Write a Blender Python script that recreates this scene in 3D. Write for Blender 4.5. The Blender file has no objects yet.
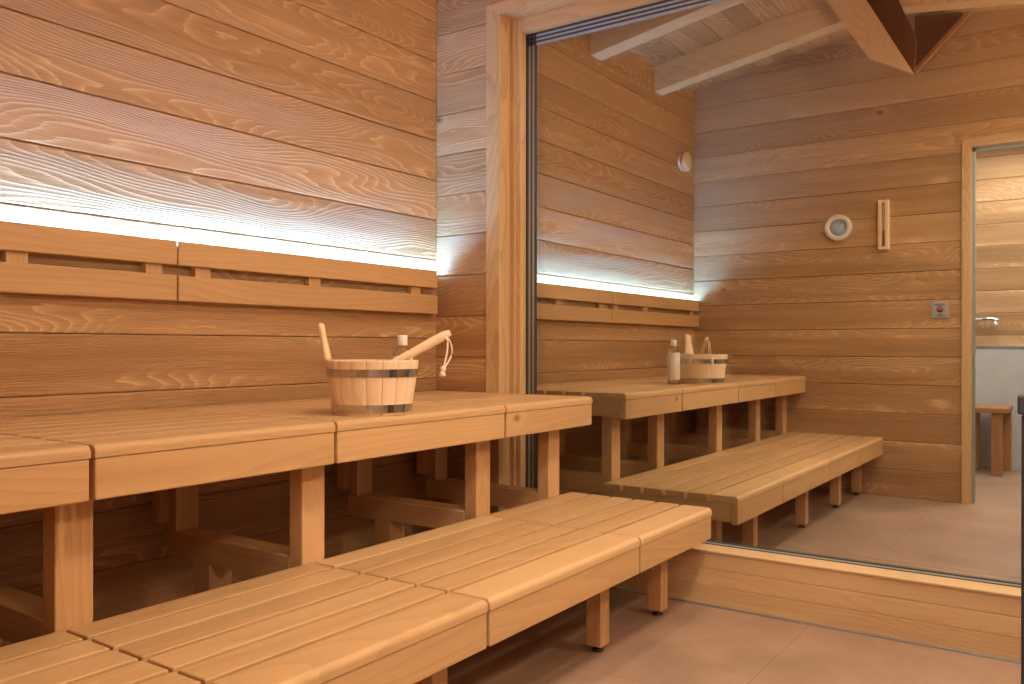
import bpy, bmesh, math, random
from mathutils import Vector, Matrix, noise as mnoise
R = random.Random(7)
C = bpy.context.scene.collection
PI = math.pi

# ------------------------------------------------------------------ materials
def nt(name):
    m = bpy.data.materials.new(name); m.use_nodes = True
    t = m.node_tree; t.nodes.clear()
    out = t.nodes.new('ShaderNodeOutputMaterial')
    return m, t, out

def N(t, typ, **kw):
    n = t.nodes.new(typ)
    for k, v in kw.items():
        if k.startswith('_'): setattr(n, k[1:], v)
    return n

def math_(t, op, a, b=None, c=None, clamp=False):
    n = t.nodes.new('ShaderNodeMath'); n.operation = op; n.use_clamp = clamp
    for i, v in enumerate((a, b, c)):
        if v is None: continue
        if hasattr(v, 'is_output'): t.links.new(v, n.inputs[i])
        else: n.inputs[i].default_value = v
    return n.outputs[0]

def wood(name, dark, mid, light, rings=9.0, ringmix=.5, fibermix=.25, knots=.5, bump=.25, rough=.55,
         tonevar=.25, spec=.3, ustretch=1.0):
    m, t, out = nt(name); L = t.links.new
    uv = t.nodes.new('ShaderNodeUVMap'); uv.uv_map = 'UVMap'
    sep = t.nodes.new('ShaderNodeSeparateXYZ'); L(uv.outputs[0], sep.inputs[0])
    u, v = sep.outputs[0], sep.outputs[1]
    def vec(a, b, c=0.0):
        n = t.nodes.new('ShaderNodeCombineXYZ')
        for i, q in enumerate((a, b, c)):
            if hasattr(q, 'is_output'): L(q, n.inputs[i])
            else: n.inputs[i].default_value = q
        return n.outputs[0]
    def noise(vc, scale, det=2, rgh=.5, dist=0.):
        n = t.nodes.new('ShaderNodeTexNoise'); n.inputs['Scale'].default_value = scale
        n.inputs['Detail'].default_value = det; n.inputs['Roughness'].default_value = rgh
        n.inputs['Distortion'].default_value = dist
        L(vc, n.inputs['Vector']); return n.outputs['Fac']
    # knots
    vo = t.nodes.new('ShaderNodeTexVoronoi'); vo.inputs['Scale'].default_value = 1.0
    L(vec(math_(t, 'MULTIPLY', u, 2.2), math_(t, 'MULTIPLY', v, 3.4)), vo.inputs['Vector'])
    sc = t.nodes.new('ShaderNodeSeparateColor'); L(vo.outputs['Color'], sc.inputs[0])
    has = math_(t, 'GREATER_THAN', sc.outputs[0], 1.0 - knots)
    kd = math_(t, 'MULTIPLY', math_(t, 'MULTIPLY', vo.outputs['Distance'], vo.outputs['Distance']), -60.0)
    kw = math_(t, 'MULTIPLY', math_(t, 'EXPONENT', kd), has)            # wide influence
    kd2 = math_(t, 'MULTIPLY', math_(t, 'MULTIPLY', vo.outputs['Distance'], vo.outputs['Distance']), -420.0)
    kn = math_(t, 'MULTIPLY', math_(t, 'EXPONENT', kd2), has)           # the knot itself
    big = noise(vec(math_(t, 'MULTIPLY', u, .55 * ustretch), math_(t, 'MULTIPLY', v, 2.9)), 1.0, 1.6, .4)
    fine = noise(vec(math_(t, 'MULTIPLY', u, 3.0 * ustretch), math_(t, 'MULTIPLY', v, 30)), 1.0, 2, .5)
    F = math_(t, 'ADD', math_(t, 'ADD', big, math_(t, 'MULTIPLY', kw, .16)), math_(t, 'MULTIPLY', fine, .02))
    F = math_(t, 'ADD', F, math_(t, 'MULTIPLY', v, 1.1))
    ring = math_(t, 'FRACT', math_(t, 'MULTIPLY', F, rings * 6.0))
    ring = math_(t, 'POWER', ring, 2.2 if ringmix > 0 else 4.0)        # soft rise then sharp drop: early/late wood; negative ringmix paints relief glints as light lines
    fiber = noise(vec(math_(t, 'MULTIPLY', u, 6.0), math_(t, 'MULTIPLY', v, 330)), 1.0, 3, .6)
    streak = noise(vec(math_(t, 'MULTIPLY', u, .7), math_(t, 'MULTIPLY', v, 26)), 1.0, 2, .5)
    tone = t.nodes.new('ShaderNodeVertexColor'); tone.layer_name = 'tone'
    st = t.nodes.new('ShaderNodeSeparateColor'); L(tone.outputs['Color'], st.inputs[0])
    x = math_(t, 'MULTIPLY', ring, -ringmix)
    x = math_(t, 'ADD', x, math_(t, 'MULTIPLY', math_(t, 'SUBTRACT', fiber, .5), -fibermix))
    x = math_(t, 'ADD', x, math_(t, 'MULTIPLY', math_(t, 'SUBTRACT', streak, .5), .55 * (abs(ringmix) + .25)))
    x = math_(t, 'ADD', x, math_(t, 'MULTIPLY', math_(t, 'SUBTRACT', st.outputs[0], .5), tonevar * 2))
    x = math_(t, 'ADD', x, math_(t, 'MULTIPLY', kn, -.9))
    x = math_(t, 'ADD', x, math_(t, 'MULTIPLY', kw, .25))
    x = math_(t, 'ADD', x, .5 + ringmix * .3, clamp=True)
    cr = t.nodes.new('ShaderNodeValToRGB'); e = cr.color_ramp.elements
    e[0].position = 0.0; e[0].color = (*dark, 1); e[1].position = 1.0; e[1].color = (*light, 1)
    k = e.new(.5); k.color = (*mid, 1)
    L(x, cr.inputs[0])
    bs = t.nodes.new('ShaderNodeBsdfPrincipled')
    L(cr.outputs[0], bs.inputs['Base Color'])
    bs.inputs['Roughness'].default_value = rough
    bs.inputs['Specular IOR Level'].default_value = spec
    if bump > 0:
        h = math_(t, 'ADD', math_(t, 'MULTIPLY', ring, 1.0), math_(t, 'MULTIPLY', fiber, .6))
        h = math_(t, 'ADD', h, math_(t, 'MULTIPLY', kn, -.6))
        b = t.nodes.new('ShaderNodeBump'); b.inputs['Strength'].default_value = bump
        b.inputs['Distance'].default_value = .004
        L(h, b.inputs['Height']); L(b.outputs[0], bs.inputs['Normal'])
    L(bs.outputs[0], out.inputs[0])
    return m

def plain(name, col, rough=.5, metal=0., spec=.5, bumpy=0., scale=60., var=.06, emit=None, strength=0.):
    m, t, out = nt(name); L = t.links.new
    bs = t.nodes.new('ShaderNodeBsdfPrincipled')
    tc = t.nodes.new('ShaderNodeTexCoord')
    n = t.nodes.new('ShaderNodeTexNoise'); n.inputs['Scale'].default_value = scale; n.inputs['Detail'].default_value = 3
    L(tc.outputs['Object'], n.inputs['Vector'])
    cr = t.nodes.new('ShaderNodeValToRGB'); e = cr.color_ramp.elements
    e[0].position = .3; e[1].position = .7
    e[0].color = (*[c * (1 - var) for c in col], 1); e[1].color = (*[min(1, c * (1 + var)) for c in col], 1)
    L(n.outputs['Fac'], cr.inputs[0]); L(cr.outputs[0], bs.inputs['Base Color'])
    bs.inputs['Roughness'].default_value = rough; bs.inputs['Metallic'].default_value = metal
    bs.inputs['Specular IOR Level'].default_value = spec
    if bumpy:
        b = t.nodes.new('ShaderNodeBump'); b.inputs['Strength'].default_value = bumpy; b.inputs['Distance'].default_value = .003
        L(n.outputs['Fac'], b.inputs['Height']); L(b.outputs[0], bs.inputs['Normal'])
    if emit:
        bs.inputs['Emission Color'].default_value = (*emit, 1); bs.inputs['Emission Strength'].default_value = strength
    L(bs.outputs[0], out.inputs[0]); return m

def s2l(r, g, b):
    f = lambda c: ((c / 255) / 12.92 if c / 255 <= .04045 else ((c / 255 + .055) / 1.055) ** 2.4)
    return (f(r), f(g), f(b))

M = {}
M['wall'] = wood('brushed_spruce_wall', s2l(128, 90, 56), s2l(200, 154, 106), s2l(238, 202, 156), rings=10, ringmix=-.32,  # light ring lines: highlights of the brushed relief put into the grain colour
                 fibermix=.55, knots=.5, bump=.8, rough=.5, tonevar=.12, spec=.35)
M['trimwood'] = wood('spruce_frame', s2l(158, 122, 80), s2l(206, 168, 120), s2l(228, 196, 150), rings=5, ringmix=.2,
                     fibermix=.25, knots=.12, bump=.15, rough=.5, tonevar=.12)
M['sillwood'] = wood('sill_spruce', s2l(170, 132, 90), s2l(206, 168, 122), s2l(224, 190, 146), rings=8, ringmix=.14,
                     fibermix=.22, knots=.12, bump=.15, rough=.45, tonevar=.08)
M['bench'] = wood('bench_alder', s2l(156, 112, 70), s2l(204, 160, 110), s2l(224, 184, 134), rings=4, ringmix=.10,
                  fibermix=.18, knots=.1, bump=.08, rough=.45, tonevar=.11, ustretch=.7)
M['leg'] = wood('leg_timber', s2l(158, 112, 70), s2l(206, 160, 110), s2l(224, 184, 134), rings=5, ringmix=.12,
                fibermix=.22, knots=.15, bump=.1, rough=.5, tonevar=.1, ustretch=.7)
M['roof'] = wood('roof_spruce', s2l(140, 96, 58), s2l(196, 146, 94), s2l(222, 180, 128), rings=7, ringmix=.35,
                 fibermix=.3, knots=.5, bump=.3, rough=.55, tonevar=.3)
M['rafter'] = wood('rafter_spruce', s2l(170, 130, 88), s2l(216, 176, 128), s2l(238, 204, 158), rings=6, ringmix=.2,
                   fibermix=.25, knots=.3, bump=.2, rough=.55, tonevar=.06)
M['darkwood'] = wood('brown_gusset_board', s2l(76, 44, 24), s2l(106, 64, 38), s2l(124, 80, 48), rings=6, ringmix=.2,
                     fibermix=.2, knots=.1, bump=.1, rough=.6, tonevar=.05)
M['bucket'] = wood('pale_pine_stave', s2l(206, 166, 124), s2l(238, 204, 162), s2l(248, 220, 184), rings=4, ringmix=.1,
                   fibermix=.2, knots=.0, bump=.05, rough=.5, tonevar=.08)
M['stool'] = wood('stool_timber', s2l(126, 84, 50), s2l(172, 122, 78), s2l(196, 150, 104), rings=5, ringmix=.15,
                  fibermix=.2, knots=.1, bump=.1, rough=.5, tonevar=.08)
M['steel'] = plain('polished_steel_band', (.62, .60, .58), .22, 1., var=.1, scale=25)
M['chrome'] = plain('chrome', (.85, .86, .88), .12, 1., var=.02)
M['alu'] = plain('aluminium_spacer', (.42, .47, .50), .38, .9, var=.05)
M['edge'] = plain('grey_edge_seal', (.075, .07, .068), .45)
M['spacer'] = plain('spacer_reflecting_blue', (.46, .58, .66), .35, .5, var=.05)  # reflected blue put into the spacer's base colour
M['seal'] = plain('black_seal', (.02, .024, .028), .5)
M['black'] = plain('black_rubber_foot', (.012, .012, .013), .5)
M['white'] = plain('white_plastic', s2l(232, 224, 212), .4)
M['label'] = plain('cream_label', s2l(232, 216, 194), .6, var=.03)
M['heater'] = plain('charcoal_powder_coat', s2l(58, 60, 66), .55, .3, bumpy=.1, scale=400)
M['stone'] = plain('olivine_stone', s2l(96, 94, 92), .85, bumpy=.6, scale=30, var=.3)
M['rope'] = plain('cotton_cord', s2l(238, 214, 184), .8, bumpy=.5, scale=500)
M['greypanel'] = plain('grey_stone_panel', s2l(190, 187, 182), .45, bumpy=.05, scale=8, var=.05)
M['steelplate'] = plain('brushed_steel_plate', (.50, .47, .42), .45, .6, var=.04)
M['red'] = plain('red_button', s2l(170, 60, 52), .4)
M['ink'] = plain('dark_print', (.05, .045, .04), .6)
M['dial'] = plain('pale_blue_dial', s2l(190, 206, 218), .5, var=.03)
M['dialrim'] = plain('dark_dial_rim', (.03, .035, .04), .3)
M['frost'] = plain('pale_turned_wood_ring', s2l(226, 212, 198), .5)
M['sandred'] = plain('reddish_sand', s2l(160, 92, 76), .7)
M['grout'] = plain('dark_gap', (.10, .055, .03), .9)

def tile_mat():
    m, t, out = nt('beige_stone_tile'); L = t.links.new
    tc = t.nodes.new('ShaderNodeTexCoord')
    sep = t.nodes.new('ShaderNodeSeparateXYZ'); L(tc.outputs['Object'], sep.inputs[0])
    # joints: in y every .66 m, in x every 1.3 m, hairline
    def line(src, off, per, w):
        a = math_(t, 'ADD', src, off); a = math_(t, 'DIVIDE', a, per)
        a = math_(t, 'FRACT', a); a = math_(t, 'SUBTRACT', a, .5); a = math_(t, 'ABSOLUTE', a)
        return math_(t, 'LESS_THAN', a, w / per)
    jy = line(sep.outputs[1], 1.855 + .375 + 7.5, .75, .0016)
    jx = line(sep.outputs[0], .98 + .6 + 12, 1.2, .0016)
    j = math_(t, 'MAXIMUM', jy, jx)
    n1 = t.nodes.new('ShaderNodeTexNoise'); n1.inputs['Scale'].default_value = 2.2; n1.inputs['Detail'].default_value = 6
    n1.inputs['Roughness'].default_value = .62; L(tc.outputs['Object'], n1.inputs['Vector'])
    n2 = t.nodes.new('ShaderNodeTexNoise'); n2.inputs['Scale'].default_value = 60; n2.inputs['Detail'].default_value = 3
    L(tc.outputs['Object'], n2.inputs['Vector'])
    cr = t.nodes.new('ShaderNodeValToRGB'); e = cr.color_ramp.elements
    e[0].position = .3; e[0].color = (*s2l(140, 110, 88), 1); e[1].position = .72; e[1].color = (*s2l(172, 138, 112), 1)
    L(n1.outputs['Fac'], cr.inputs[0])
    sp = math_(t, 'GREATER_THAN', n2.outputs['Fac'], .66)
    mx = t.nodes.new('ShaderNodeMix'); mx.data_type = 'RGBA'; L(math_(t, 'MULTIPLY', sp, .25), mx.inputs[0])
    L(cr.outputs[0], mx.inputs[6]); mx.inputs[7].default_value = (*s2l(130, 100, 80), 1)
    m2 = t.nodes.new('ShaderNodeMix'); m2.data_type = 'RGBA'; L(math_(t, 'MULTIPLY', j, .6), m2.inputs[0])
    L(mx.outputs[2], m2.inputs[6]); m2.inputs[7].default_value = (*s2l(104, 80, 62), 1)
    bs = t.nodes.new('ShaderNodeBsdfPrincipled'); L(m2.outputs[2], bs.inputs['Base Color'])
    bs.inputs['Roughness'].default_value = .52; bs.inputs['Specular IOR Level'].default_value = .35
    b = t.nodes.new('ShaderNodeBump'); b.inputs['Strength'].default_value = .12; b.inputs['Distance'].default_value = .002
    L(n2.outputs['Fac'], b.inputs['Height']); L(b.outputs[0], bs.inputs['Normal'])
    L(bs.outputs[0], out.inputs[0]); return m
M['tile'] = tile_mat()

def pane_mat(name, refl, tint, through):
    """coated glazing: part of the light is reflected, the rest passes on"""
    m, t, out = nt(name); L = t.links.new
    g = t.nodes.new('ShaderNodeBsdfGlossy'); g.inputs['Color'].default_value = (*tint, 1); g.inputs['Roughness'].default_value = 0.0
    if through: b = t.nodes.new('ShaderNodeBsdfTransparent'); b.inputs['Color'].default_value = (.97, .985, .98, 1)
    else: b = t.nodes.new('ShaderNodeBsdfDiffuse'); b.inputs['Color'].default_value = (.012, .015, .018, 1)
    mx = t.nodes.new('ShaderNodeMixShader'); mx.inputs[0].default_value = refl
    L(b.outputs[0], mx.inputs[1]); L(g.outputs[0], mx.inputs[2]); L(mx.outputs[0], out.inputs[0]); return m
M['pane_front'] = pane_mat('coated_front_pane', .68, (.92, .95, .92), True)
M['pane_back'] = pane_mat('coated_back_pane', .80, (.86, .92, .92), False)

def clear_glass(name='clear_glass'):
    m, t, out = nt(name); L = t.links.new
    g = t.nodes.new('ShaderNodeBsdfGlass'); g.inputs['Roughness'].default_value = 0.02; g.inputs['IOR'].default_value = 1.45
    tr = t.nodes.new('ShaderNodeBsdfTransparent'); tr.inputs[0].default_value = (.93, .93, .9, 1)
    mx = t.nodes.new('ShaderNodeMixShader'); mx.inputs[0].default_value = .45
    L(tr.outputs[0], mx.inputs[1]); L(g.outputs[0], mx.inputs[2]); L(mx.outputs[0], out.inputs[0]); return m
M['glass'] = clear_glass()

# ------------------------------------------------------------------ mesh builder
class MB:
    def __init__(s, name):
        s.bm = bmesh.new(); s.uv = s.bm.loops.layers.uv.new('UVMap'); s.col = s.bm.loops.layers.color.new('tone'); s.name = name
        s.mats = []
    def mi(s, key):
        if key not in s.mats: s.mats.append(key)
        return s.mats.index(key)
    def _paint(s, faces, grain, key, tone=None, smooth=False, off=None):
        g = {'x': 0, 'y': 1, 'z': 2}[grain] if isinstance(grain, str) else grain
        ou, ov = off or (R.uniform(0, 60), R.uniform(0, 40)); tn = R.random() if tone is None else tone
        k = s.mi(key)
        for f in faces:
            f.material_index = k; f.smooth = smooth
            f.normal_update(); n = f.normal
            ax = max(range(3), key=lambda i: abs(n[i]))
            if ax == g: rest = [i for i in range(3) if i != g]; a, b = rest
            else: a = g; b = [i for i in range(3) if i not in (g, ax)][0]
            for l in f.loops:
                c = l.vert.co
                l[s.uv].uv = (c[a] * (1 if ax != g else 6) + ou, c[b] + ov + c[ax] * .9)
                l[s.col] = (tn, tn, tn, 1)
    def box(s, x0, x1, y0, y1, z0, z1, key, grain='x', bev=0., tone=None, seg=2, mat=None, only=None, off=None):
        b = bmesh.new(); bmesh.ops.create_cube(b, size=1.)
        for v in b.verts:
            v.co = Vector(((x0 + x1) / 2 + v.co.x * (x1 - x0), (y0 + y1) / 2 + v.co.y * (y1 - y0), (z0 + z1) / 2 + v.co.z * (z1 - z0)))
        if bev > 0:
            es = [e for e in b.edges if (only is None or only(e))]
            bmesh.ops.bevel(b, geom=es, offset=bev, segments=seg, profile=.5, affect='EDGES', clamp_overlap=True)
        s.merge(b, key, grain, tone, mat, off=off)
    def merge(s, b, key, grain='x', tone=None, mat=None, smooth=False, off=None):
        b.normal_update(); mp = {}; fs = []
        ou, ov = off or (R.uniform(0, 60), R.uniform(0, 40)); tn = R.random() if tone is None else tone
        for v in b.verts: mp[v] = s.bm.verts.new(v.co)
        for f in b.faces:
            try: fs.append(s.bm.faces.new([mp[v] for v in f.verts]))
            except ValueError: pass
        s._paint(fs, grain, key, tn, smooth, (ou, ov))
        if mat is not None:
            for v in mp.values(): v.co = mat @ v.co
        b.free()
    def prism(s, pts, axis, a0, a1, key, grain='x', tone=None, mat=None):
        """pts: polygon in the two other axes, extruded along axis between a0 and a1"""
        b = bmesh.new(); oth = [i for i in range(3) if i != axis]
        def mk(p, a):
            c = [0, 0, 0]; c[axis] = a; c[oth[0]] = p[0]; c[oth[1]] = p[1]; return b.verts.new(c)
        lo = [mk(p, a0) for p in pts]; hi = [mk(p, a1) for p in pts]; n = len(pts)
        b.faces.new(lo); b.faces.new(hi[::-1])
        for i in range(n): b.faces.new([lo[i], hi[i], hi[(i + 1) % n], lo[(i + 1) % n]][::-1])
        bmesh.ops.recalc_face_normals(b, faces=b.faces[:])
        s.merge(b, key, grain, tone, mat)
    def lathe(s, prof, key, seg=32, center=(0, 0, 0), mat=None, grain='z', smooth=True, sx=1., sy=1.):
        b = bmesh.new(); rings = []
        for r, z in prof:
            if r < 1e-6: rings.append([b.verts.new((0, 0, z))])
            else: rings.append([b.verts.new((r * math.cos(2 * PI * i / seg) * sx, r * math.sin(2 * PI * i / seg) * sy, z)) for i in range(seg)])
        for A, B in zip(rings, rings[1:]):
            for i in range(seg):
                j = (i + 1) % seg
                if len(A) == 1 and len(B) == 1: continue
                if len(A) == 1: b.faces.new([A[0], B[i], B[j]])
                elif len(B) == 1: b.faces.new([A[i], A[j], B[0]])
                else: b.faces.new([A[i], A[j], B[j], B[i]])
        bmesh.ops.recalc_face_normals(b, faces=b.faces[:])
        mt = Matrix.Translation(center)
        if mat is not None: mt = mt @ mat
        s.merge(b, key, grain, None, mt, smooth)
    def tube(s, pts, rad, key, seg=8, flat=None):
        b = bmesh.new(); pts = [Vector(p) for p in pts]; prev = None; rings = []
        for i, p in enumerate(pts):
            d = (pts[min(i + 1, len(pts) - 1)] - pts[max(i - 1, 0)]).normalized()
            up = Vector((0, 0, 1)) if abs(d.z) < .9 else Vector((1, 0, 0))
            a = d.cross(up).normalized(); c = a.cross(d).normalized()
            r = rad[i] if isinstance(rad, (list, tuple)) else rad
            fa, fb = flat[i] if flat else (1, 1)
            rings.append([b.verts.new(p + a * r * fa * math.cos(2 * PI * k / seg) + c * r * fb * math.sin(2 * PI * k / seg)) for k in range(seg)])
        for A, B in zip(rings, rings[1:]):
            for k in range(seg): b.faces.new([A[k], A[(k + 1) % seg], B[(k + 1) % seg], B[k]])
        b.faces.new(rings[0][::-1]); b.faces.new(rings[-1])
        bmesh.ops.recalc_face_normals(b, faces=b.faces[:])
        s.merge(b, key, 'x', None, None, True)
    def build(s, parent=None, origin=None, label=None):
        bmesh.ops.recalc_face_normals(s.bm, faces=s.bm.faces[:]) if False else None
        me = bpy.data.meshes.new(s.name); s.bm.normal_update()
        o0 = Vector(origin) if origin is not None else None
        if o0 is None and parent is not None: o0 = parent.location.copy()
        if o0 is not None:
            for v in s.bm.verts: v.co -= o0
        s.bm.to_mesh(me); s.bm.free()
        for k in s.mats: me.materials.append(M[k])
        o = bpy.data.objects.new(s.name, me); C.objects.link(o)
        if parent is not None:
            # parents carry no rotation; mesh is given in world space
            if origin is None: o.parent = parent
            else: o.parent = parent; o.location = o0 - parent.location
        elif o0 is not None: o.location = o0
        if label: o['label'] = label
        return o

def thing(name, label, cat, loc, group=None):
    o = bpy.data.objects.new(name, None); C.objects.link(o); o.location = loc; o.empty_display_size = .1
    tag(o, label, cat, group); return o
def tag(o, label, cat, group=None):
    o['label'] = label; o['category'] = cat
    if group: o['group'] = group
    return o
def struct(o, label=None):
    o['kind'] = 'structure'
    if label: o['label'] = label
    return o
def fix(o, parent):      # sub-part under a part whose origin is the thing's
    o.parent = parent; return o
def subpart(mb, part, root, label=None):
    """mesh in world space, child of part (part sits at the origin of root)"""
    o = mb.build(None, None)
    for v in o.data.vertices: v.co -= root.location
    o.parent = part
    if label: o['label'] = label
    return o

# ------------------------------------------------------------------ key measures (metres; the glass is x=0, left wall y=0, floor z=0)
XP = -.145            # face of the glazed wall
LX = -3.19            # face of the rear wall
YR = -3.65            # right wall
RY = -1.564
def ceil_z(y): return 3.227 + .173 * (-y) if y > RY else 3.227 + .173 * 1.564 - .133 * (RY - y)

# ---- plank walls: every course is a board with soft edges, courses in one mesh
def planks(mb, axis, a0, a1, face, inward, z_list, key='wall', bev=.005, thick=.03, seams=True, gaptone=None, topfn=None):
    """boards running along axis ('x' or 'y') from a0 to a1; face = coordinate of the visible face"""
    for z0, z1 in zip(z_list, z_list[1:]):
        cuts = [a0, a1]
        if seams and (a1 - a0) > 2.2 and R.random() < .12:
            cuts = [a0, R.uniform(a0 + .6, a1 - .6), a1]
        for c0, c1 in zip(cuts, cuts[1:]):
            tn = R.random()
            g = .0012
            lo, hi = (face - thick, face) if inward > 0 else (face, face + thick)
            if axis == 'x': mb.box(c0, c1, lo, hi, z0 + g, z1 - g, key, 'x', bev, tn, seg=2)
            else: mb.box(lo, hi, c0, c1, z0 + g, z1 - g, key, 'y', bev, tn, seg=2)
def courses(z_first, pitch, lo, hi):
    zs = [z_first]
    while zs[0] > lo + .001: zs.insert(0, zs[0] - pitch)
    while zs[-1] < hi - .001: zs.append(zs[-1] + pitch)
    zs[0] = lo if zs[1] - lo > .02 else zs[0]
    if zs[-1] > hi: zs[-1] = hi
    return zs

# left wall (behind the benches)
w = MB('wall_left')
planks(w, 'x', LX, XP, 0.0, -1, courses(1.135, .2019, 0, 3.32), seams=False)
w.box(LX - .1, .05, .03, .06, 0, 3.5, 'grout', 'x')
struct(w.build())
# glazed wall: pillar beside the window, sill wall below, wall above
w = MB('wall_front')
CY0, CY1, CZ0, CZ1 = -.320, -.399, 2.764, 2.708      # casing: outer / inner edge, top outer / inner
planks(w, 'y', CY0 - .01, 0.03, XP, -1, courses(1.040, .2053, 0, 3.3))
planks(w, 'y', YR, CY0 - .01, XP, -1, [CZ0 - .01, 2.888, 3.093, 3.298, 3.504])
planks(w, 'y', YR, -3.35, XP, -1, courses(1.040, .2053, 0, CZ0 - .01))
w.box(XP + .03, .06, CY1 + .031, .06, 0, 3.7, 'grout', 'y')
w.box(XP + .03, .06, YR, .06, CZ1 + .041, 3.8, 'grout', 'y')
w.box(XP + .03, .06, YR, -3.36, 0, CZ0, 'grout', 'y')
SX = -.072
for i, (z0, z1) in enumerate(((.004, .083), (.0835, .155), (.1555, .226))):
    w.box(SX, SX + .028, -3.35, CY0, z0, z1, 'sillwood', 'y', .0025)
w.box(SX + .028, 0.06, -3.36, CY0, 0, .215, 'grout', 'y')
struct(w.build())
# aluminium-grey joint strip at the floor under the sill wall
t_ = MB('baseboard_front'); t_.box(SX - .012, SX + .002, -3.35, CY1, 0, .006, 'alu', 'y', .001); struct(t_.build())

# rear wall with the doorway
DY0, DY1, DZ = -2.05, -2.98, 2.49      # clear doorway
w = MB('wall_back')
zc = courses(1.022, .2053, 0, 3.7)
for z0, z1 in zip(zc, zc[1:]):
    if z0 >= 2.52: planks(w, 'y', YR, .03, LX, 1, [z0, z1])
    elif z1 > 2.53:
        tn = R.random(); of = (R.uniform(0, 60), R.uniform(0, 40))
        for a_, b_, lo_ in ((YR, DY1 - .035, z0), (DY1 - .035, DY0 + .035, 2.525), (DY0 + .035, .03, z0)):
            w.box(LX - .03, LX, a_, b_, lo_ + .0012, z1 - .0012, 'wall', 'y', 0, tn, off=of)
    else:
        planks(w, 'y', DY0 + .035, 0.03, LX, 1, [z0, z1])
        planks(w, 'y', YR, DY1 - .035, LX, 1, [z0, z1])
w.bm.normal_update()
# (boards stand proud of the core, so flip the board thickness to the far side)
for v in w.bm.verts: v.co.x -= 0.0
struct(w.build())
w = MB('wall_back_core')
w.box(LX - .13, LX - .031, DY0 + .035, .06, 0, 3.8, 'grout', 'y')
w.box(LX - .13, LX - .031, YR, DY1 - .035, 0, 3.8, 'grout', 'y')
w.box(LX - .13, LX - .031, DY1 - .035, DY0 + .035, 2.525, 3.8, 'grout', 'y')
wcore = w.build(); struct(wcore)
wcore.name = 'wall_back.001'

w = MB('wall_right')
WX0, WX1, WZ0, WZ1 = -2.8, -.55, .35, 2.45
zr = courses(1.022, .2053, 0, 3.45)
for z0, z1 in zip(zr, zr[1:]):
    if z1 <= WZ0 + .1 or z0 >= WZ1 - .05: segs = [(LX, XP)]
    else: segs = [(LX, WX0), (WX1, XP)]
    for a, b in segs: w.box(a, b, YR - .03, YR, z0 + .001, z1 - .001, 'wall', 'x', .0035)
struct(w.build())
# added window in the unseen right wall, an opening for fill light
wr = MB('fill_window')
for (a, b, c, d) in ((WX0 - .03, WX1 + .03, WZ0 - .0, WZ0 + .09), (WX0 - .03, WX1 + .03, WZ1 - .07, WZ1 + .03), (WX0 - .03, WX0 + .06, WZ0 + .09, WZ1 - .07), (WX1 - .06, WX1 + .03, WZ0 + .09, WZ1 - .07)):
    wr.box(a, b, YR - .05, YR + .012, c, d, 'trimwood', 'x' if b - a > .5 else 'z', .003)
struct(wr.build())

# ceiling: two slopes of boards running along x, ridge between
w = MB('ceiling')
def slope_boards(y_a, y_b, n):
    for i in range(n):
        ya, yb = y_a + (y_b - y_a) * i / n, y_a + (y_b - y_a) * (i + 1) / n
        za, zb = ceil_z(ya), ceil_z(yb)
        g = .002 if yb < ya else -.002
        for xa, xb in ((LX - .1, -1.6 + R.uniform(-.3, .3)), (None, .06)):
            if xa is None: xa = last
            last = xb
            w.prism([(ya - g, za), (yb + g, zb), (yb + g, zb + .02), (ya - g, za + .02)], 0, xa, xb, 'roof', 'x')
slope_boards(.04, RY, 11)
slope_boards(RY, YR - .04, 13)
w.prism([(.06, 3.25), (RY, ceil_z(RY) + .03), (YR - .06, ceil_z(YR) + .03), (YR - .06, ceil_z(YR) + .06), (RY, ceil_z(RY) + .06), (.06, 3.28)], 0, LX - .13, .06, 'grout', 'x')
struct(w.build())

# floor
f = MB('floor'); f.box(-5.4, .06, YR - .1, .06, -.06, 0, 'tile', 'x'); struct(f.build())

# ------------------------------------------------------------------ window_1: casing, reveal, stop, glazing
WY0, WY1, WB, WT = -.457, -3.30, .244, 2.636
win = bpy.data.objects.new('window_1', None); C.objects.link(win); win.location = (0, -1.8, .2); struct(win, 'large fixed window beside the benches, mirroring the sauna')
c = MB('window_casing')
c.prism([(CY0, 0), (CY1, 0), (CY1, CZ1), (CY0, CZ0)], 0, XP - .008, XP + .0, 'trimwood', 'z', .62)
c.prism([(CY0, CZ0), (CY1, CZ1), (-3.33, CZ1), (-3.41, CZ0)], 0, XP - .008, XP, 'trimwood', 'y', .8)
c.prism([(-3.41, CZ0), (-3.33, CZ1), (-3.33, .24), (-3.41, .24)], 0, XP - .008, XP, 'trimwood', 'z', .6)
c.build(win)
c = MB('window_reveal')
c.box(XP, .05, CY1, CY1 + .03, 0, CZ1, 'trimwood', 'z', 0, .15)  # dark tone puts the shade of this side face into the wood
c.box(XP, .05, -3.36, -3.33, .22, CZ1, 'trimwood', 'z', 0, .15)
c.box(XP, .05, -3.36, CY1, CZ1, CZ1 + .04, 'trimwood', 'y', 0, .75)
c.build(win)
c = MB('glazing_bead')
c.box(-.062, -.034, CY1 - .028, CY1, .243, CZ1, 'trimwood', 'z', .002, .2)
c.box(-.050, -.004, WY0, CY1, .22, CZ1, 'trimwood', 'z', .004, .8)
c.box(-.050, -.004, -3.33, WY0, WT, CZ1, 'trimwood', 'y', .004, .9)
c.build(win)
c = MB('window_sill')
c.prism([(SX - .006, .233), (-.002, .243), (-.002, .215), (SX + .02, .215), (SX - .006, .2265)], 1, -3.35, CY1 - .001, 'sillwood', 'y', .85)
c.build(win)
c = MB('spacer_bar')
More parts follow.
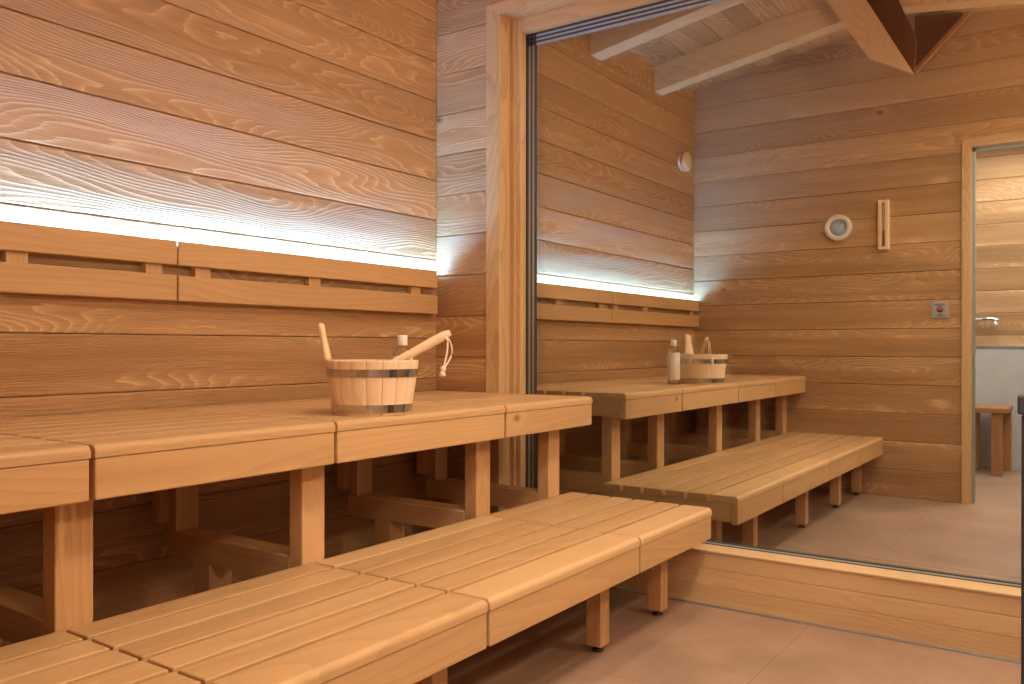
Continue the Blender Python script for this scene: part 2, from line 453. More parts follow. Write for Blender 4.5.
for i in range(4):                      # spacer bars of the glazing, one behind the other
    x0 = .010 + i * .017
    a = 'alu' if i % 2 == 0 else 'seal'
    c.box(x0, x0 + .011, WY0 - .016, WY0 + .02, .22, 2.64, a, 'z', .0015)
    c.box(x0, x0 + .011, WY1, WY0, WT - .022, 2.66, a, 'y', .0015)
    c.box(x0, x0 + .011, WY1, WY0, .225, WB + .012, a, 'y', .0015)
for k in range(5):                       # seal and spacer lines, their repeated reflections built as coloured strips
    a = 'edge' if k % 2 == 0 else 'alu'
    c.box(-.003 + .0003 * (k % 2), .001, WY0 - .003 - .011 * (k + 1), WY0 - .003 - .011 * k, WB, WT, a, 'z')
c.box(-.003, .001, WY0 - .003, WY0 + .01, .22, 2.65, 'seal', 'z')
for k in range(6):
    a = 'edge' if k % 2 == 0 else 'spacer'
    c.box(-.003 + .0003 * (k % 2), .001, WY1, WY0 - .003, WT - .010 * (k + 1), WT - .010 * k, a, 'y')
c.box(-.003, .001, WY1, WY0, WT, WT + .012, 'edge', 'y')
for k in range(3):
    a = 'edge' if k % 2 == 0 else 'spacer'
    c.box(-.003 + .0003 * (k % 2), .001, WY1, WY0 - .003, WB + .006 * k - .003, WB + .006 * (k + 1) - .003, a, 'y')
c.build(win)
for i, (x, key) in enumerate(((.002, 'pane_front'), (.036, 'pane_back'))):
    c = MB('glass_pane')
    b = bmesh.new(); vs = [b.verts.new(p) for p in ((x, WY0 + .005, .22), (x, WY1 - .01, .22), (x, WY1 - .01, 2.65), (x, WY0 + .005, 2.65))]
    b.faces.new(vs[::-1]); c.merge(b, key); c.build(win)
c = MB('outer_seal'); c.box(.08, .09, -3.4, -.36, .1, 2.75, 'seal', 'y'); c.build(win)

# ------------------------------------------------------------------ rafters
def rafter(x0, x1, ya, yb, name, label, h=.19):
    r = MB(name); za, zb = ceil_z(ya) - .001, ceil_z(yb) - .001
    r.prism([(ya, za), (yb, zb), (yb, zb - h), (ya, za - h)], 0, x0, x1, 'rafter', 'y')
    o = r.build(origin=((x0 + x1) / 2, (ya + yb) / 2, (za + zb) / 2))
    tag(o, label, 'roof beam', 'rafters under the sloping board ceiling'); return o
rafter(-2.55, -2.42, .0, RY, 'rafter', 'pale rafter rising from the bench wall, nearest the wall with the thermometer')
rafter(-1.58, -1.44, .002, RY, 'rafter', 'pale rafter rising from the bench wall, in front of the one nearest the thermometer')
rafter(-2.55, -2.42, RY, YR, 'rafter', 'pale rafter on the door side of the ridge at the top right of the glass')

# pointed timber under the ridge
v = thing('ridge_brace', 'broad pale timber with a brown pointed underside hanging below the ridge', 'roof beam', (-2.35, -1.72, 3.3))
a = MB('brace_board')
a.prism([(-1.262, 3.444), (-1.56, 2.961), (-1.826, 2.81), (-1.47, 3.480)], 0, -2.345, -2.30, 'rafter', 'z', .8)
a.build(v)
a = MB('brace_return')
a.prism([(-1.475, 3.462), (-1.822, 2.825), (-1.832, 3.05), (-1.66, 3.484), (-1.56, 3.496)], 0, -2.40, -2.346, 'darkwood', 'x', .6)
a.build(v)
a = MB('soffit_board')
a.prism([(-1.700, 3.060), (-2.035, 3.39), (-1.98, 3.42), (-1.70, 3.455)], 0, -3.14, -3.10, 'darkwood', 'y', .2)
a.build(v)
a = MB('edge_strip')
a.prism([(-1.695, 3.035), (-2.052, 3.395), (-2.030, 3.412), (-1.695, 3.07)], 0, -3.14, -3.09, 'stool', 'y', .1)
a.build(v)

# ------------------------------------------------------------------ benches
def slat_end_bevel(e): return True
def slats(root, x0, x1, ys, ztop, t, front_round=.017):
    """each slat: a rounded profile run along x, its ends softened too"""
    for i, (ya, yb) in enumerate(ys):
        s = MB('slat'); last = (i == len(ys) - 1)
        y0, y1 = min(ya, yb), max(ya, yb)          # y0 is the front edge
        rf = front_round if last else .0035; rb = .0035
        prof = [(y1, ztop - t), (y1, ztop - rb)]
        for k in range(1, 4): a = k / 4 * PI / 2; prof.append((y1 - rb + rb * math.cos(a), ztop - rb + rb * math.sin(a)))
        prof.append((y1 - rb, ztop)); prof.append((y0 + rf, ztop))
        for k in range(1, 6): a = PI / 2 + k / 6 * PI / 2; prof.append((y0 + rf + rf * math.cos(a), ztop - rf + rf * math.sin(a)))
        prof += [(y0, ztop - rf), (y0, ztop - t)]
        b = bmesh.new(); rows = []; B = .004
        cy, cz = (y0 + y1) / 2, ztop - t
        for xx, ins in ((x0, B), (x0 + B * .3, B * .3), (x0 + B, 0), (x1 - B, 0), (x1 - B * .3, B * .3), (x1, B)):
            ky = 1 - ins * .35 / ((y1 - y0) / 2); kz = 1 - ins / t
            rows.append([b.verts.new((xx, cy + (p[0] - cy) * ky, cz + (p[1] - cz) * kz)) for p in prof])
        n = len(prof)
        for A, Bq in zip(rows, rows[1:]):
            for k in range(n): b.faces.new([A[k], A[(k + 1) % n], Bq[(k + 1) % n], Bq[k]])
        b.faces.new(rows[0][::-1]); b.faces.new(rows[-1]); bmesh.ops.recalc_face_normals(b, faces=b.faces[:])
        s.merge(b, 'bench', 'x'); s.build(root)

def foot(root, leg, x, y):
    q = MB('adjustable_foot'); q.lathe([(0, 0), (.021, 0), (.021, .006), (.010, .010), (.008, .026), (0, .026)], 'black', 16, (x, y, 0))
    subpart(q, leg, root, 'black adjustable foot')

def lower_unit(x0, x1, mids, label):
    g = .0045; X0, X1 = min(x0, x1) + g, max(x0, x1) - g
    root = thing('lower_bench', label, 'bench', ((X0 + X1) / 2, -1.1, .30), 'sections of the low slatted bench')
    zt = .4304; t = .030
    ys = [(-.8035 - i * .1095, -.8035 - i * .1095 - .0932) for i in range(5)]; ys.append((-.8035 - 5 * .1095, -1.480))
    slats(root, X0, X1, ys, zt, t)
    f_ = MB('fascia'); f_.box(X0 + .002, X1 - .002, -1.4775, -1.447, zt - t - .0975, zt - t - .001, 'bench', 'x', .004); f_.build(root)
    f_ = MB('rear_rail'); f_.box(X0 + .035, X1 - .035, -.836, -.806, zt - t - .088, zt - t, 'leg', 'x', .003); f_.build(root)
    for xe in [X0 + .004, X1 - .034] + mids:
        f_ = MB('end_rail'); f_.box(xe, xe + .03, -1.446, -.837, zt - t - .088, zt - t, 'leg', 'y', .003); f_.build(root)
    return root
def lower_trestle(lx, label):
    W = .066; zt = .4304 - .030 - .089
    root = thing('low_trestle', label, 'bench support', (lx + W / 2, -1.1, 0), 'trestles under the low bench')
    for y0, y1 in ((-1.337, -1.277), (-.91, -.85)):
        l = MB('leg'); l.box(lx, lx + W, y0, y1, .022, zt, 'leg', 'z', .003); lo = l.build(root)
        foot(root, lo, lx + W / 2, (y0 + y1) / 2)
    c_ = MB('cross_rail'); c_.box(lx + .006, lx + W - .006, -1.277, -.91, zt - .075, zt - .002, 'leg', 'y', .003); c_.build(root)
lower_unit(-.146, -.809, [-.32], 'short end section of the low slatted bench next to the window')
lower_unit(-.809, -1.70, [], 'low slatted bench section whose fascia is in the middle of the photo')
lower_unit(-1.70, -2.46, [], 'low slatted bench section filling the bottom left foreground')
lower_unit(-2.46, -3.18, [], 'low slatted bench section at the bottom left corner, against the rear wall')
for lx, lb in ((-.335, 'trestle of the low bench nearest the window, standing on black feet'), (-.838, 'second trestle of the low bench from the window, under its first seam'),
               (-1.762, 'trestle of the low bench at the bottom edge of the photo'), (-2.55, 'low bench trestle seen only in the glass, third seam'), (-3.15, 'low bench trestle beside the rear wall')):
    lower_trestle(lx, lb)

def upper_unit(x0, x1, mids, label):
    g = .0045; X0, X1 = min(x0, x1) + g, max(x0, x1) - g
    root = thing('upper_bench', label, 'bench', ((X0 + X1) / 2, -.45, .75), 'sections of the high slatted bench')
    zt = .8702; t = .030
    n = 7; ys = [(-.800, -.923)]
    pitch = (.796 - .010) / n
    for i in range(n):
        yy = -.791 + i * pitch; ys.insert(0, (yy + pitch - .016, yy))
    slats(root, X0, X1, ys, zt, t)
    f_ = MB('fascia'); f_.box(X0 + .002, X1 - .002, -.920, -.890, zt - t - .0975, zt - t - .001, 'bench', 'x', .004); f_.build(root)
    for xe in [X0 + .004, X1 - .034] + mids:
        f_ = MB('end_rail'); f_.box(xe, xe + .03, -.889, -.02, zt - t - .088, zt - t, 'leg', 'y', .003); f_.build(root)
    return root
def upper_trestle(lx, label):
    W = .092; zt = .8702 - .030 - .089
    root = thing('high_trestle', label, 'bench support', (lx + W / 2, -.4, 0), 'timber trestles under the high bench')
    l = MB('leg'); l.box(lx, lx + W, -.801, -.742, .0, zt, 'leg', 'z', .004); l.build(root)
    l = MB('stretcher'); l.box(lx, lx + W, -.742, -.095, .360, .447, 'leg', 'y', .004); l.build(root)
    l = MB('post'); l.box(lx, lx + W, -.155, -.108, .447, zt, 'leg', 'z', .004); l.build(root)
    l = MB('batten'); l.box(lx - .030, lx + .022, -.107, -.060, .475, zt, 'leg', 'z', .002, .2); l.build(root)
    l = MB('leg'); l.box(lx, lx + W, -.345, -.255, .0, .360, 'leg', 'z', .004); l.build(root)
upper_unit(-.156, -.834, [-.31], 'short end section of the high slatted bench next to the window')
upper_unit(-.834, -1.712, [], 'high slatted bench section that carries the wooden bucket and the bottle')
upper_unit(-1.712, -2.457, [], 'high slatted bench section left of the bucket, its seams on both sides visible')
upper_unit(-2.457, -3.18, [], 'high slatted bench section cut by the left edge of the photo')
for lx, lb in ((-.337, 'timber trestle under the high bench, nearest the window'), (-.862, 'timber trestle under the high bench, right of the bucket'),
               (-1.738, 'timber trestle under the high bench, left of the bucket'), (-2.480, 'timber trestle under the high bench, leftmost in the photo'), (-3.155 + .06, 'timber trestle of the high bench beside the rear wall, seen only in the glass')):
    upper_trestle(lx, lb)

# ------------------------------------------------------------------ backrests and LED strip
def backrest(x0, x1, battens, label):
    root = thing('backrest', label, 'backrest', ((x0 + x1) / 2, 0, 1.2), 'slatted backrests along the bench wall')
    for z0, z1 in ((1.387, 1.476), (1.257, 1.351)):
        r = MB('rail')
        r.box(x0, x1, -.050, -.032, z0, z1, 'bench', 'x', .005, seg=3); r.build(root)
    for a in battens:
        r = MB('batten'); r.box(a, a + .066, -.0315, -.001, 1.262, 1.455, 'leg', 'z', .002); r.build(root)
    return root
backrest(-1.657, -.195, [-.375, -1.025, -1.575], 'long two-rail backrest between the bucket corner and the middle seam')
backrest(-3.18, -1.663, [-1.775, -2.24, -3.1], 'two-rail backrest at the left, running out of the photo')
led = MB('led_strip')
led.box(-3.17, -.14, -.0315, -.012, 1.4575, 1.463, 'alu', 'x')
lo = led.build()
M['led'] = plain('cool_led', (.8, .9, 1.), .5, emit=(.22, .55, 1.14), strength=165)
b_ = MB('diffuser'); b_.box(-3.17, -.14, -.031, -.0125, 1.463, 1.466, 'led', 'x'); bo = b_.build(); bo.parent = lo
bo['label'] = 'glowing cool white diffuser'
tag(lo, 'cool white LED strip shining up the wall from behind the backrest rails', 'light')

# ------------------------------------------------------------------ bucket, ladle, bottle
BX, BY, BZ = -1.424, -.789, .8704
bk = thing('sauna_bucket', 'pale wooden stave bucket with two steel bands and one tall handle stave', 'bucket', (BX, BY, BZ))
nst = 18; Rb, Rt, Hb = .130, .155, .178
def rad(z): return Rb + (Rt - Rb) * z / Hb
st = MB('stave')
HA = math.radians(127)                    # direction of the handle stave
for i in range(nst):
    a0 = HA + (i - .5) * 2 * PI / nst + .006; a1 = HA + (i + .5) * 2 * PI / nst - .006
    b = bmesh.new(); rows = []
    for z in (0, .006, Hb - .004, Hb):
        ring = []
        for (rr, dd) in ((0, 0), (-.014, 0)):
            for k in range(5):
                a = a0 + (a1 - a0) * k / 4
                r_ = rad(z) + rr - (.002 if z in (0, Hb) and rr == 0 else 0) - (.0016 if k in (0, 4) and rr == 0 else 0)
                ring.append(b.verts.new((BX + r_ * math.cos(a), BY + r_ * math.sin(a), BZ + z)))
        rows.append(ring[:5] + ring[5:][::-1])
    for A, B in zip(rows, rows[1:]):
        for k in range(10): b.faces.new([A[k], A[(k + 1) % 10], B[(k + 1) % 10], B[k]])
    b.faces.new(rows[0][::-1]); b.faces.new(rows[-1])
    bmesh.ops.recalc_face_normals(b, faces=b.faces[:])
    st.merge(b, 'bucket', 'z')
st.build(bk).name = 'stave_shell'
q = MB('bucket_floor'); q.lathe([(0, .012), (Rb - .012, .012), (Rb - .012, .026), (0, .026)], 'bucket', 32, (BX, BY, BZ), grain='x'); q.build(bk)
for zc_, hh in ((.137, .026), (.022, .026)):
    q = MB('steel_band')
    q.lathe([(rad(zc_ - hh / 2) + .0005, zc_ - hh / 2), (rad(zc_ - hh / 2) + .0025, zc_ - hh / 2), (rad(zc_ + hh / 2) + .0025, zc_ + hh / 2), (rad(zc_ + hh / 2) + .0005, zc_ + hh / 2)], 'steel', 72, (BX, BY, BZ), smooth=False)
    q.build(bk)
# handle stave: rises from the rim, rounded, leaning out a little
q = MB('handle_stave'); b = bmesh.new(); rows = []
prof = [(0., .031), (.02, .030), (.040, .026), (.065, .0215), (.090, .021), (.110, .021), (.122, .018), (.129, .009)]
tx = Vector((-math.sin(HA), math.cos(HA), 0)); rx = Vector((math.cos(HA), math.sin(HA), 0))
for dz, hw in prof:
    z = Hb - .006 + dz; rc = rad(Hb) + (.19 * dz) - .008 - .018 * math.sin(min(1, dz / .05) * PI / 2) * 0
    c0 = Vector((BX, BY, BZ + z)) + rx * (rc)
    ring = []
    for k in range(16):
        a = 2 * PI * k / 16; ca, sa = math.cos(a), math.sin(a)
        ring.append(b.verts.new(c0 + tx * hw * math.copysign(abs(ca) ** .7, ca) + rx * (.0125 - .04 * dz * (1 if dz < .06 else 0) - (.0024 if dz >= .06 else 0)) * (.5 if dz > .125 else 1) * math.copysign(abs(sa) ** .7, sa)))
    rows.append(ring)
for A, B in zip(rows, rows[1:]):
    for k in range(16): b.faces.new([A[k], A[(k + 1) % 16], B[(k + 1) % 16], B[k]])
b.faces.new(rows[0][::-1]); b.faces.new(rows[-1]); bmesh.ops.recalc_face_normals(b, faces=b.faces[:])
q.merge(b, 'bucket', 'z', .6, smooth=True); q.build(bk)

ld = thing('sauna_ladle', 'pale wooden ladle leaning in the bucket with a cotton cord on its handle end', 'ladle', (BX, BY, BZ + .03))
P0 = Vector((-1.415, -.762, .992)); P1 = Vector((-1.178, -.924, 1.143))
d = (P1 - P0).normalized()
sd = d.cross(Vector((0, 0, 1))).normalized(); un = sd.cross(d).normalized()
q = MB('handle'); b = bmesh.new(); rows = []
Ln = (P1 - P0).length
for k in range(14):
    s_ = k / 13; c0 = P0 + d * Ln * s_
    hw = .011 + .008 * s_ ; hh = .010 + .0075 * s_
    if k == 13: hw *= .55; hh *= .55
    if k == 12: hw *= .93; hh *= .93
    ring = [b.verts.new(c0 + sd * hh * .8 * math.cos(2 * PI * j / 14) + un * hw * math.sin(2 * PI * j / 14)) for j in range(14)]
    rows.append(ring)
for A, B in zip(rows, rows[1:]):
    for k in range(14): b.faces.new([A[k], A[(k + 1) % 14], B[(k + 1) % 14], B[k]])
b.faces.new(rows[0][::-1]); b.faces.new(rows[-1]); bmesh.ops.recalc_face_normals(b, faces=b.faces[:])
q.merge(b, 'bucket', 'x', .55, smooth=True); q.build(ld)
q = MB('ladle_bowl')
q.lathe([(0, 0), (.030, .002), (.042, .016), (.046, .040), (.042, .040), (.036, .017), (.026, .007), (0, .006)], 'bucket', 28, (P0.x - .015, P0.y, P0.z - .035)); q.build(ld)
q = MB('cord')
E = P0 + d * (Ln - .028)
def arc(off):
    pts = []
    for k in range(11):
        s_ = k / 10
        pts.append(E + Vector((.015 * math.sin(s_ * PI) + off * math.sin(s_ * PI) * .6 - .030 * s_, -.020 - .004 * s_, -.002 - .112 * s_)))
    return pts
pa = arc(.035); pb = arc(-.012)
pa[0] = E + Vector((0, -.006, .004)); pb[0] = E + Vector((0, -.010, -.004))
q.tube(pa, .0032, 'rope', 8); q.tube(pb, .0032, 'rope', 8)
kz = pa[-1]
q.lathe([(0, -.012), (.008, -.009), (.0105, 0), (.008, .009), (0, .012)], 'rope', 12, kz)
q.lathe([(0, -.026), (.012, -.024), (.009, -.012), (.005, -.006), (0, -.006)], 'rope', 12, kz + Vector((-.003, 0, 0)))
q.build(ld, label='off-white cotton cord knotted at its end')

bo_ = thing('bottle', 'clear plastic bottle with white cap and cream label behind the wooden bucket', 'bottle', (-1.188, -.710, BZ))
bc = (-1.188, -.710, BZ)
q = MB('body'); q.lathe([(0, .0), (.030, .0), (.036, .005), (.037, .012), (.037, .192), (.036, .200), (.031, .214), (.021, .226), (.014, .230), (.014, .236), (0, .236)], 'glass', 32, bc); q.build(bo_)
q = MB('label_wrap'); q.lathe([(.0373, .030), (.0377, .031), (.0377, .188), (.0373, .189)], 'label', 40, bc); q.build(bo_, label='plain cream label')
q = MB('cap'); q.lathe([(0, .226), (.0175, .226), (.0185, .229), (.0178, .262), (.016, .265), (0, .265)], 'white', 28, bc); q.build(bo_)

# ------------------------------------------------------------------ things on the rear wall
def wallrot(): return Matrix.Rotation(PI / 2, 4, 'Y')      # lathe axis z -> +x
th = thing('thermometer', 'round thermometer with pale rim and blue-grey dial, left of the sand timer', 'thermometer', (LX, -1.164, 1.995))
tc_ = (LX, -1.164, 1.995); sc_ = .098
q = MB('rim'); q.lathe([(.060, -.003), (.093, -.003), (.0975, .006), (.0975, .040), (.093, .047), (.068, .047), (.062, .040), (.060, .030)], 'frost', 48, tc_, wallrot()); q.build(th)
q = MB('dial'); q.lathe([(0, .026), (.0615, .026), (.0615, .022), (0, .022)], 'dial', 40, tc_, wallrot())
dl = q.build(th)
q = MB('bezel'); q.lathe([(.0575, .0285), (.0612, .0285), (.0612, .0265), (.0575, .0265)], 'dialrim', 40, tc_, wallrot()); subpart(q, dl, th)
q = MB('scale_marks')
for k in range(15):
    a = math.radians(215 - k * 250 / 14); r0, r1 = .040, .052
    mt = Matrix.Translation((LX + .0275, -1.164, 1.995)) @ Matrix.Rotation(a, 4, 'X')
    q.box(-.0005, .0005, r0, r1, -.0012, .0012, 'ink', 'x', mat=mt)
subpart(q, dl, th)
q = MB('needle'); mt = Matrix.Translation((LX + .0295, -1.164, 1.995)) @ Matrix.Rotation(math.radians(120), 4, 'X')
q.box(-.0006, .0006, -.012, .044, -.0015, .0015, 'ink', 'x', mat=mt); subpart(q, dl, th)

sg = thing('sand_timer', 'narrow wooden sand timer mounted upright just right of the round thermometer in the glass', 'sand timer', (LX, -1.483, 1.99))
q = MB('frame')
q.box(LX, LX + .010, -1.519, -1.447, 1.810, 2.172, 'bucket', 'z', .002)
q.box(LX + .010, LX + .040, -1.472, -1.447, 1.810, 2.172, 'bucket', 'z', .003)
q.box(LX + .010, LX + .040, -1.519, -1.494, 1.810, 2.172, 'bucket', 'z', .003)
q.box(LX + .010, LX + .038, -1.495, -1.471, 1.812, 1.830, 'bucket', 'y', .002)
q.box(LX + .010, LX + .038, -1.495, -1.471, 2.150, 2.170, 'bucket', 'y', .002)
q.build(sg)
q = MB('glass_bulbs'); q.lathe([(.0, -.16), (.009, -.155), (.009, -.02), (.002, 0), (.009, .02), (.009, .155), (0, .16)], 'glass', 16, (LX + .024, -1.483, 1.99)); q.build(sg)
q = MB('sand'); q.lathe([(.0, -.158), (.008, -.154), (.008, -.045), (0, -.035)], 'sandred', 16, (LX + .024, -1.483, 1.99)); q.build(sg, label='reddish sand')

sw = thing('emergency_button', 'small square metal wall plate with a round red button on the rear wall', 'button', (LX, -1.8520, 1.3600))
sw['label'] = 'small square metal wall plate with a round red button, left of the doorway'
q = MB('plate'); q.box(LX - .003, LX + .010, -1.9080, -1.7980, 1.3020, 1.4180, 'steelplate', 'y', .003); pl = q.build(sw)
for (y0, y1, z0, z1) in ((-1.8870, -1.8180, 1.3960, 1.4020), (-1.8770, -1.8280, 1.3860, 1.3900), (-1.8720, -1.8370, 1.3220, 1.3270), (-1.8870, -1.8300, 1.3130, 1.3170)):
    q = MB('printed_line'); q.box(LX + .010, LX + .0106, y0, y1, z0, z1, 'ink', 'y')
    subpart(q, pl, sw, 'dark printed line')
q = MB('button'); q.lathe([(0, .022), (.013, .021), (.015, .017), (.015, .009), (0, .009)], 'red', 24, (LX, -1.8510, 1.3620), wallrot()); q.build(sw, label='red round button')
q = MB('button_collar'); q.lathe([(.015, .009), (.021, .009), (.021, .014), (.0155, .015)], 'ink', 24, (LX, -1.8550, 1.3620), wallrot()); q.build(sw)

vr = Matrix.Rotation(PI / 2, 4, 'X')     # axis z -> -y
vd = thing('vent_disc', 'round turned wooden vent disc high on the bench wall near the far corner', 'air vent', (-2.926, 0, 2.588))
q = MB('collar'); q.lathe([(0, 0), (.070, 0), (.073, .006), (.070, .016), (.030, .018), (0, .018)], 'bucket', 40, (-2.926, 0, 2.588), vr); q.build(vd)
q = MB('disc'); q.lathe([(0, .030), (.058, .030), (.075, .036), (.080, .045), (.076, .056), (.05, .064), (0, .066)], 'bucket', 40, (-2.926, 0, 2.588), vr); q.build(vd)
q = MB('stem'); q.lathe([(.012, .017), (.012, .031)], 'bucket', 16, (-2.926, 0, 2.588), vr); q.build(vd)

# ------------------------------------------------------------------ doorway and the anteroom behind it
dr = bpy.data.objects.new('door_1', None); C.objects.link(dr); dr.location = (LX, -2.55, 0); struct(dr, 'doorway with timber casing and glass door edge')
q = MB('door_casing')
q.prism([(DY0 + .058, 0), (DY0, 0), (DY0, DZ), (DY0 + .058, DZ + .065)], 0, LX, LX + .016, 'trimwood', 'z', .35)
q.prism([(DY0 + .058, DZ + .065), (DY0, DZ), (DY1, DZ), (DY1 - .058, DZ + .065)], 0, LX, LX + .016, 'trimwood', 'y', .35)
q.prism([(DY1, DZ), (DY1, 0), (DY1 - .058, 0), (DY1 - .058, DZ + .065)], 0, LX, LX + .016, 'trimwood', 'z', .35)
q.build(dr)
q = MB('door_jamb')
q.box(LX - .13, LX, DY0, DY0 + .036, 0, DZ + .036, 'trimwood', 'z', 0, .2)
q.box(LX - .13, LX, DY1 - .036, DY1, 0, DZ + .036, 'trimwood', 'z', 0, .2)
q.box(LX - .13, LX, DY1, DY0, DZ, DZ + .036, 'trimwood', 'y', 0, .2)
q.build(dr)
q = MB('metal_profile')
q.box(LX - .045, LX - .03, DY0 - .022, DY0, 0, DZ, 'alu', 'z', .002)
q.box(LX - .045, LX - .03, DY1, DY0, DZ - .03, DZ, 'alu', 'y', .002)
q.build(dr, label='slim aluminium profile')

HX = -5.27
w = MB('wall_anteroom_back')
planks(w, 'y', YR, .06, HX, 1, courses(1.20, .2019, 1.105, 2.9)); wo = w.build(); struct(wo); wo.name = 'wall_rear_anteroom'
w = MB('wall_anteroom_panel'); w.box(HX - .03, HX + .02, YR, .06, 0, 1.09, 'greypanel', 'y'); w.box(HX - .03, HX + .03, YR, .06, 1.09, 1.105, 'alu', 'y', .002)
for k in range(14): w.box(HX + .02, HX + .024, -2.03 - k * .03, -2.018 - k * .03, .02, 1.08, 'greypanel', 'z')
wo = w.build(); struct(wo); wo.name = 'wall_rear_panel'
w = MB('wall_side'); w.box(HX, LX - .14, -1.55, -1.50, 0, 2.9, 'greypanel', 'x'); w.box(HX, LX - .14, YR - .05, YR, 0, 2.9, 'greypanel', 'x'); wo = w.build(); struct(wo); wo.name = 'wall_side_anteroom'
w = MB('ceiling'); w.box(HX - .05, LX - .13, YR - .05, -1.5, 2.9, 2.95, 'white', 'x'); wo = w.build(); struct(wo)

stl = thing('stool', 'small wooden stool with plank legs on the grey floor beyond the doorway', 'stool', (-4.95, -2.0, 0))
q = MB('seat'); q.box(-5.2, -4.70, -2.155, -1.80, .535, .580, 'stool', 'y', .006); q.build(stl)
for (x0, x1, y0, y1) in ((-4.78, -4.72, -2.110, -2.030), (-5.19, -5.13, -2.145, -2.065), (-4.78, -4.72, -1.90, -1.82), (-5.19, -5.13, -1.90, -1.82)):
    q = MB('leg'); q.box(x0, x1, y0, y1, 0, .535, 'stool', 'z', .004); q.build(stl)
fc = thing('wall_faucet', 'chrome wall faucet above the grey panel beyond the doorway', 'faucet', (HX, -2.0, 1.3))
q = MB('pipe'); q.tube([(HX + .07, -1.70, 1.345), (HX + .07, -1.93, 1.345), (HX + .07, -1.97, 1.35), (HX + .07, -2.01, 1.343), (HX + .07, -2.065, 1.332)], [.018, .018, .019, .016, .010], 'chrome', 12); q.build(fc)
q = MB('spout'); q.tube([(HX + .085, -2.015, 1.335), (HX + .09, -2.02, 1.29), (HX + .09, -2.02, 1.262)], [.012, .012, .013], 'chrome', 12); q.build(fc)
q = MB('mount'); q.tube([(HX + .02, -1.85, 1.345), (HX + .07, -1.85, 1.345)], .025, 'chrome', 16); q.build(fc)

# ------------------------------------------------------------------ heater at the right edge
hx0, hx1, hy0, hy1 = -1.56, -.98, -3.24, -2.668
ht = thing('sauna_heater', 'charcoal metal sauna heater at the right edge of the photo', 'heater', ((hx0 + hx1) / 2, (hy0 + hy1) / 2, 0))
q = MB('casing')
q.box(hx0, hx1, hy0, hy1, .05, .962, 'heater', 'z', .006)
q.build(ht)
q = MB('plinth'); q.box(hx0 + .03, hx1 - .03, hy0 + .03, hy1 - .03, 0, .05, 'black', 'z'); q.build(ht)
q = MB('top_rim')
for (a, b, c_, d_) in ((hx0 - .006, hx1 + .006, hy1 - .04, hy1 + .006), (hx0 - .006, hx1 + .006, hy0 - .006, hy0 + .04), (hx0 - .006, hx0 + .04, hy0 + .04, hy1 - .04), (hx1 - .04, hx1 + .006, hy0 + .04, hy1 - .04)):
    q.box(a, b, c_, d_, .962, 1.0, 'heater', 'x', .004)
q.build(ht)
q = MB('heater_stones')
for i in range(60):
    x, y = R.uniform(hx0 + .08, hx1 - .08), R.uniform(hy0 + .08, hy1 - .08); r = R.uniform(.028, .045)
    b = bmesh.new(); bmesh.ops.create_icosphere(b, subdivisions=2, radius=r)
    sd_ = Vector((R.random() * 9, R.random() * 9, 0))
    for v_ in b.verts: v_.co *= 1 + .35 * mnoise.noise(v_.co * 25 + sd_)
    q.merge(b, 'stone', 'x', mat=Matrix.Translation((x, y, .965 + R.uniform(0, .02))), smooth=True)
so = q.build(ht); so['kind'] = 'stuff'

# ------------------------------------------------------------------ added unseen lamps for fill
def ceiling_fill(x, y, power, label):  # added unseen disc lamps, fill from the ceiling
    z = ceil_z(y) - .004
    t_ = thing('ceiling_fill_light', label, 'added fill light', (x, y, z), 'added unseen ceiling fill lamps')
    q = MB('trim_ring'); q.lathe([(.052, 0), (.068, 0), (.068, -.008), (.052, -.010)], 'chrome', 32, (x, y, z - .02)); q.build(t_)
    l = bpy.data.lights.new('ceiling_fill_lamp', 'AREA'); l.shape = 'DISK'; l.size = .24; l.energy = power; l.color = (1.0, .90, .74); l.spread = math.radians(150)
    o = bpy.data.objects.new('lamp', l); C.objects.link(o); o.parent = t_; o.location = (0, 0, -.035)
ceiling_fill(-2.3, -2.95, 26, 'added unseen downlight near the doorway')
ceiling_fill(-1.3, -2.75, 18, 'added unseen downlight above the heater')
ceiling_fill(-.65, -1.75, 10, 'added unseen downlight near the window')
def area(name, loc, rot, sx, sy, e, col):
    l = bpy.data.lights.new(name, 'AREA'); l.shape = 'RECTANGLE'; l.size = sx; l.size_y = sy; l.energy = e; l.color = col
    o = bpy.data.objects.new(name, l); C.objects.link(o); o.location = loc; o.rotation_euler = rot; return o
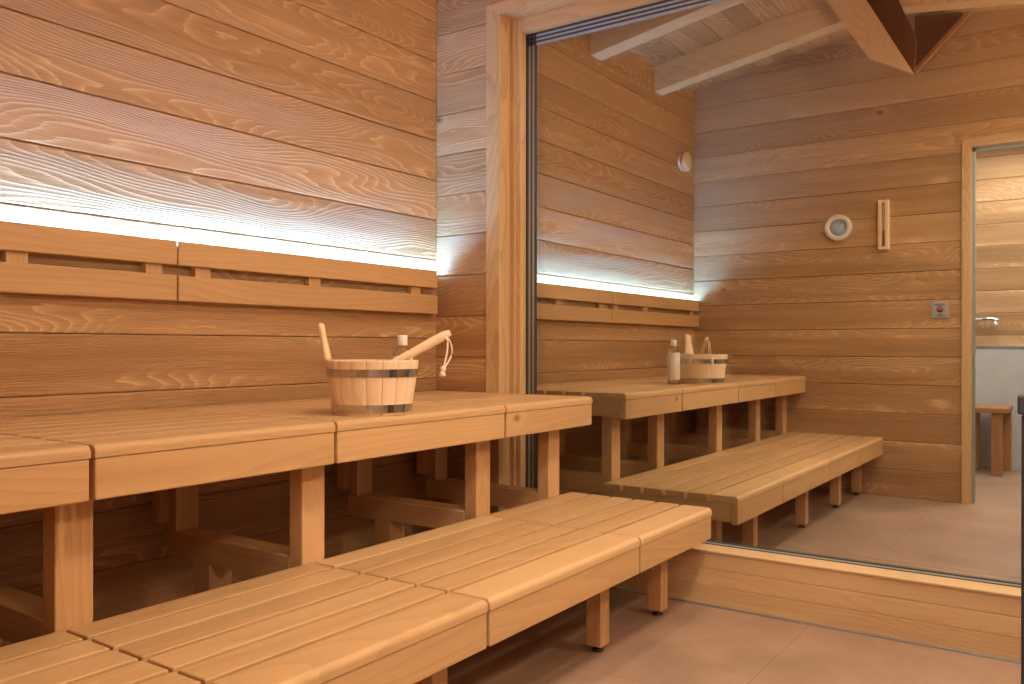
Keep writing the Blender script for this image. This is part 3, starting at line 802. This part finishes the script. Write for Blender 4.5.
def wall_fill(x, z, label):  # added unseen glowing globes, fill from the right wall
    y = YR
    t_ = thing('wall_fill', label, 'wall light', (x, y, z), 'added unseen fill globes on the right wall')
    q = MB('back_plate'); q.lathe([(0, 0), (.06, 0), (.06, .012), (.018, .016), (.018, .05), (0, .05)], 'chrome', 32, (x, y, z), Matrix.Rotation(-PI / 2, 4, 'X')); q.build(t_)
    q = MB('globe'); q.lathe([(.10 * math.sin(a * PI / 16), -.10 * math.cos(a * PI / 16)) for a in range(17)], 'globe', 32, (x, y + .145, z)); q.build(t_, label='added glowing globe for fill')
M['globe'] = plain('fill_globe', (.9, .86, .8), .4, emit=(1.0, .88, .68), strength=105)
wall_fill(-2.95, 2.15, 'added unseen fill globe on the right wall near the doorway')
wall_fill(-.40, 2.15, 'added unseen fill globe on the right wall near the glass')
# added fill light shining in at the added right-wall window
area('window_fill', ((WX0 + WX1) / 2, YR - .06, (WZ0 + WZ1) / 2), (math.radians(-90), 0, 0), 2.1, 1.9, 265, (1.0, .93, .78))
# added unseen light that brightens the anteroom
area('anteroom_fill', (-4.3, -2.6, 2.88), (0, 0, 0), 1.2, 1.6, 58, (1.0, .97, .94))

wd = bpy.data.worlds.new('World'); bpy.context.scene.world = wd; wd.use_nodes = True
bg = wd.node_tree.nodes['Background']; bg.inputs[0].default_value = (.9, .82, .75, 1); bg.inputs[1].default_value = .3

# ------------------------------------------------------------------ camera
cam = bpy.data.cameras.new('camera'); co = bpy.data.objects.new('camera', cam); C.objects.link(co)
fpx = 848.38; yaw, pit, rol = map(math.radians, (34.7957, -.0326, .0715))
fw = Vector((math.cos(yaw) * math.cos(pit), math.sin(yaw) * math.cos(pit), math.sin(pit)))
rt = fw.cross(Vector((0, 0, 1))).normalized(); up = rt.cross(fw)
r2 = rt * math.cos(rol) + up * math.sin(rol); u2 = -rt * math.sin(rol) + up * math.cos(rol)
mt = Matrix(((r2.x, u2.x, -fw.x, 0), (r2.y, u2.y, -fw.y, 0), (r2.z, u2.z, -fw.z, 0), (0, 0, 0, 1)))
co.matrix_world = Matrix.Translation((-3.4933, -2.7972, 1.0938)) @ mt
cam.sensor_width = 36; cam.lens = fpx / 1024 * 36; cam.shift_y = 5.14 / 1024; cam.clip_start = .02
bpy.context.scene.camera = co
bpy.context.scene.cycles.diffuse_bounces = 8; bpy.context.scene.cycles.max_bounces = 14
vs = bpy.context.scene.view_settings
vs.view_transform = 'Standard'; vs.look = 'None'; vs.gamma = 1; vs.use_curve_mapping = False; vs.exposure = 0.25
